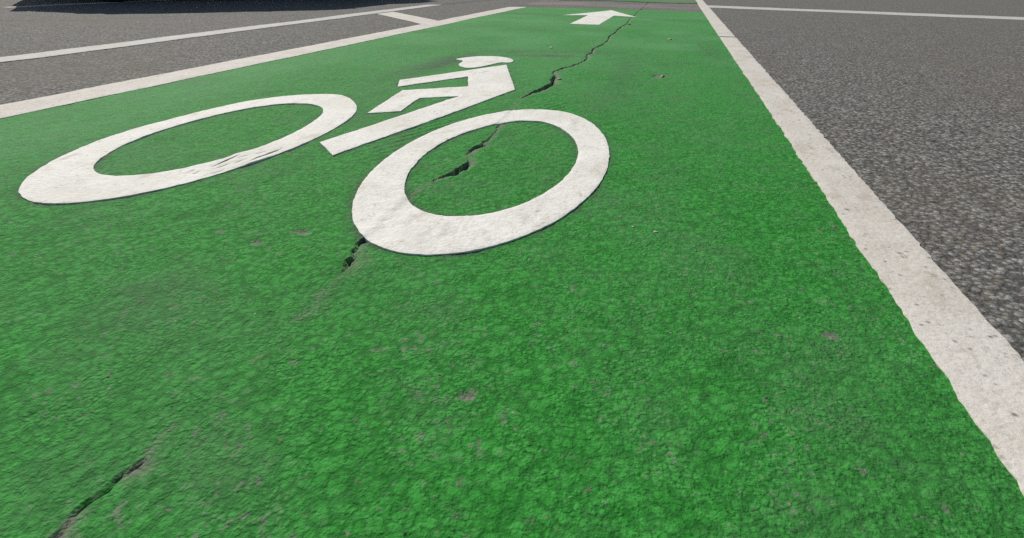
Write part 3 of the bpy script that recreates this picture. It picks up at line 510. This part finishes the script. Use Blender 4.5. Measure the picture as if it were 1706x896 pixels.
# ---------- loose grit on the lane ----------
GRIT = [((.039, 3.381), .011, (.42, .36, .26), 'tan pebble on the green lane near its right edge line'),
        ((-.525, 2.772), .008, (.60, .60, .52), 'pale chip on the green lane left of the crack, beyond the helmet'),
        ((.0285, .732), .0026, (.50, .46, .34), 'tiny pale pebble on the green near the lower right'),
        ((.030, .7325+.002), .0, None, None),
        ((.02, 2.117), .010, (.36, .32, .25), 'flat tan pebble in the worn spot right of the crack'),
        ((-.004, .742), .0016, (.62, .64, .52), 'speck of pale grit left of the tiny pale pebble'),
        ((-.246, 4.29), .012, (.30, .27, .22), 'grey crumb at the crack just below the arrow'),
        ((-.331, 1.93), .008, (.33, .30, .25), 'grey crumb on the right lip of the crack level with the rider')]
def pebble(loc, r, col, label, k):
    bm = bmesh.new(); bmesh.ops.create_icosphere(bm, subdivisions=2, radius=1)
    rr = random.Random(k); sx, sy, sz = r*rr.uniform(.8, 1.25), r*rr.uniform(.8, 1.2), r*rr.uniform(.45, .7)
    for v in bm.verts:
        n = 1+.5*float(vnoise(v.co.x*1.3+k, v.co.y*1.3+v.co.z, 1.0, 62)); v.co = Vector((v.co.x*sx*n, v.co.y*sy*n, v.co.z*sz*n))
    me = bpy.data.meshes.new('pebble'); bm.to_mesh(me); bm.free()
    x, y = loc; z = float(coated(np.array([x]), np.array([y]))[0][0])+.001
    o = link('pebble', me, plain_material('stone', col, .8, 0, .3, 500, .3)); o.location = (x, y, z+.45*sz); o.rotation_euler.z = rr.uniform(0, 6)
    tag(o, label, 'pebble', 'loose grit on the green lane')
for k, (loc, r, col, label) in enumerate(GRIT):
    if label: pebble(loc, r, col, label, k)

# ======================= the car that throws the shadow at top left =======================
HEAD = math.atan2(.76, .65)
car = empty('parked_car', (-5.16+.22*.65-.22*.76, 5.91+.22*.76+.22*.65, 0)); car.scale = (1.03, 1, 1.13); car.rotation_euler.z = HEAD
tag(car, 'dark blue hatchback car whose shadow falls across the street at top left', 'car')
BODY = plain_material('dark_blue_paint', (.03, .07, .10), .35, 0, .5, 8, .1)
BODY.node_tree.nodes['Principled BSDF'].inputs['Coat Weight'].default_value = .6
GLASS = plain_material('tinted_glass', (.012, .015, .017), .06, 0, .6, 4, .1)
RUBBER = plain_material('tyre_rubber', (.018, .018, .018), .85, 0, .3, 60, .2)
ALLOY = plain_material('alloy', (.42, .43, .44), .35, .9, .5, 30, .1)
TRIM = plain_material('black_trim', (.02, .02, .02), .6, 0, .4, 50, .2)
LAMP = plain_material('lamp_glass', (.62, .63, .62), .1, 0, .6, 40, .1)
RED = plain_material('red_lamp', (.30, .012, .010), .15, 0, .6, 40, .1)
def from_bm(name, bm, mat, parent, smooth=True):
    bmesh.ops.recalc_face_normals(bm, faces=bm.faces[:])
    me = bpy.data.meshes.new(name); bm.to_mesh(me); bm.free()
    for p in me.polygons: p.use_smooth = smooth
    return link(name, me, mat, parent)
def loft(bm, sections):
    rings = [[bm.verts.new(p) for p in s_] for s_ in sections]
    for a, b in zip(rings[:-1], rings[1:]):
        for i in range(len(a)): bm.faces.new((a[i], a[(i+1) % len(a)], b[(i+1) % len(b)], b[i]))
    bm.faces.new(rings[0][::-1]); bm.faces.new(rings[-1])
def section(x, hw, z0, z1, tumble, n=5):
    P = []
    prof = [(hw*.90, z0), (hw*.98, z0+.06), (hw, z0+.22*(z1-z0)+.05), (hw, z0+.6*(z1-z0)), (hw*.985, z1-.10), (hw*.94, z1-.03), (hw*tumble*.85, z1), (0, z1+.015)]
    for y, z in prof: P.append((x, y, z))
    for y, z in prof[-2::-1]: P.append((x, -y, z))
    return P
bm = bmesh.new()
loft(bm, [section(x, hw, z0, z1, tb) for x, hw, z0, z1, tb in
          [(-1.92, .66, .34, .84, .9), (-1.86, .76, .26, .93, .9), (-1.62, .84, .22, .97, .95), (-1.0, .86, .20, .98, .97), (0, .865, .20, .97, .97),
           (.85, .86, .20, .97, .97), (1.25, .85, .20, .94, .95), (1.60, .82, .22, .88, .93), (1.82, .74, .24, .80, .9), (1.92, .60, .30, .66, .85)]])
body = from_bm('body', bm, BODY, car)
sub = body.modifiers.new('subsurf', 'SUBSURF'); sub.levels = 1; sub.render_levels = 2
def gh(x, hb, ht, zb, zt):
    return [(x, hb, zb), (x, hb-.3*(hb-ht), zb+.4*(zt-zb)), (x, ht, zt-.05), (x, ht-.08, zt), (x, -ht+.08, zt), (x, -ht, zt-.05), (x, -hb+.3*(hb-ht), zb+.4*(zt-zb)), (x, -hb, zb)]
bm = bmesh.new()
loft(bm, [gh(-1.78, .70, .66, .90, 1.02), gh(-1.45, .78, .64, .92, 1.30), gh(-1.0, .80, .62, .92, 1.44), gh(-.1, .81, .63, .92, 1.50), gh(.35, .81, .63, .92, 1.49), gh(.62, .81, .62, .92, 1.40), gh(1.10, .80, .72, .92, 1.0)])
cab = from_bm('cabin', bm, GLASS, car)
bm = bmesh.new()
loft(bm, [[(x, h, z), (x, h-.06, z+.03), (x, -h+.06, z+.03), (x, -h, z)] for x, h, z in [(-1.50, .60, 1.285), (-1.0, .63, 1.43), (-.1, .64, 1.492), (.35, .64, 1.482), (.60, .61, 1.40)]])
from_bm('roof', bm, BODY, car)
for sy in (1, -1):
    for x0, x1, zt0, zt1, dx in [(.62, .56, .92, 1.40, .02), (-.22, -.22, .92, 1.49, .05), (-1.30, -1.22, .92, 1.37, .09)]:
        bm = bmesh.new()
        q = [bm.verts.new(p) for p in [(x0-dx, sy*.822, .94), (x0+dx, sy*.822, .94), (x1+dx, sy*.645, zt1+.01), (x1-dx, sy*.645, zt1+.01),
                                       (x0-dx, sy*.785, .94), (x0+dx, sy*.785, .94), (x1+dx, sy*.60, zt1), (x1-dx, sy*.60, zt1)]]
        for f in ((0, 1, 2, 3), (7, 6, 5, 4), (0, 4, 5, 1), (1, 5, 6, 2), (2, 6, 7, 3), (3, 7, 4, 0)): bm.faces.new([q[i] for i in f])
        from_bm('window_pillar', bm, TRIM, car, False)
def box(bm, c, s_):
    m = Matrix.Translation(c) @ Matrix.Diagonal((*s_, 1)); bmesh.ops.create_cube(bm, size=1, matrix=m)
def rev(bm, prof, center, seg=40):               # a turned shape around the local y axis
    rings = []
    for k in range(seg):
        a = 2*math.pi*k/seg; rings.append([bm.verts.new((center[0]+r*math.cos(a), center[1]+y, center[2]+r*math.sin(a))) for r, y in prof])
    for a, b in zip(rings, rings[1:]+rings[:1]):
        for i in range(len(prof)-1): bm.faces.new((a[i], a[i+1], b[i+1], b[i]))
for x in (-1.20, 1.22):
    for sy in (1, -1):
        bm = bmesh.new(); c = (x, sy*.80, .305)
        rev(bm, [(.19, sy*.09), (.235, sy*.105), (.285, sy*.095), (.305, sy*.06), (.305, -sy*.07), (.28, -sy*.1), (.19, -sy*.1)], c)
        w = from_bm('wheel', bm, RUBBER, car)
        bm = bmesh.new()
        rev(bm, [(.19, sy*.088), (.175, sy*.07), (.165, sy*.02), (.02, sy*.03)], c)
        for k in range(5):
            a = 2*math.pi*k/5; m = Matrix.Translation((c[0], c[1]+sy*.06, c[2])) @ Matrix.Rotation(-a, 4, 'Y') @ Matrix.Translation((.10, 0, 0)) @ Matrix.Diagonal((.18, .035, .045, 1))
            bmesh.ops.create_cube(bm, size=1, matrix=m)
        from_bm('rim', bm, ALLOY, w, False)
for sy in (1, -1):
    bm = bmesh.new(); box(bm, (1.80, sy*.60, .70), (.16, .26, .12)); bmesh.ops.bevel(bm, geom=bm.edges[:], offset=.03, segments=2, affect='EDGES'); from_bm('headlight', bm, LAMP, car)
    bm = bmesh.new(); box(bm, (-1.84, sy*.66, .80), (.14, .16, .24)); bmesh.ops.bevel(bm, geom=bm.edges[:], offset=.03, segments=2, affect='EDGES'); from_bm('tail_light', bm, RED, car)
    bm = bmesh.new(); box(bm, (.55, sy*.93, 1.0), (.10, .17, .12)); bmesh.ops.bevel(bm, geom=bm.edges[:], offset=.03, segments=2, affect='EDGES'); from_bm('wing_mirror', bm, BODY, car)
    for x in (-.75, .15):
        bm = bmesh.new(); box(bm, (x, sy*.872, .84), (.17, .025, .03)); bmesh.ops.bevel(bm, geom=bm.edges[:], offset=.008, segments=1, affect='EDGES'); from_bm('door_handle', bm, BODY, car)
for x in (-1.90, 1.90):
    bm = bmesh.new(); box(bm, (x, 0, .40), (.12, 1.30, .16)); bmesh.ops.bevel(bm, geom=bm.edges[:], offset=.04, segments=2, affect='EDGES'); from_bm('bumper', bm, TRIM, car)
bm = bmesh.new(); box(bm, (0, 0, .24), (3.2, 1.5, .16)); from_bm('underbody', bm, TRIM, car, False)
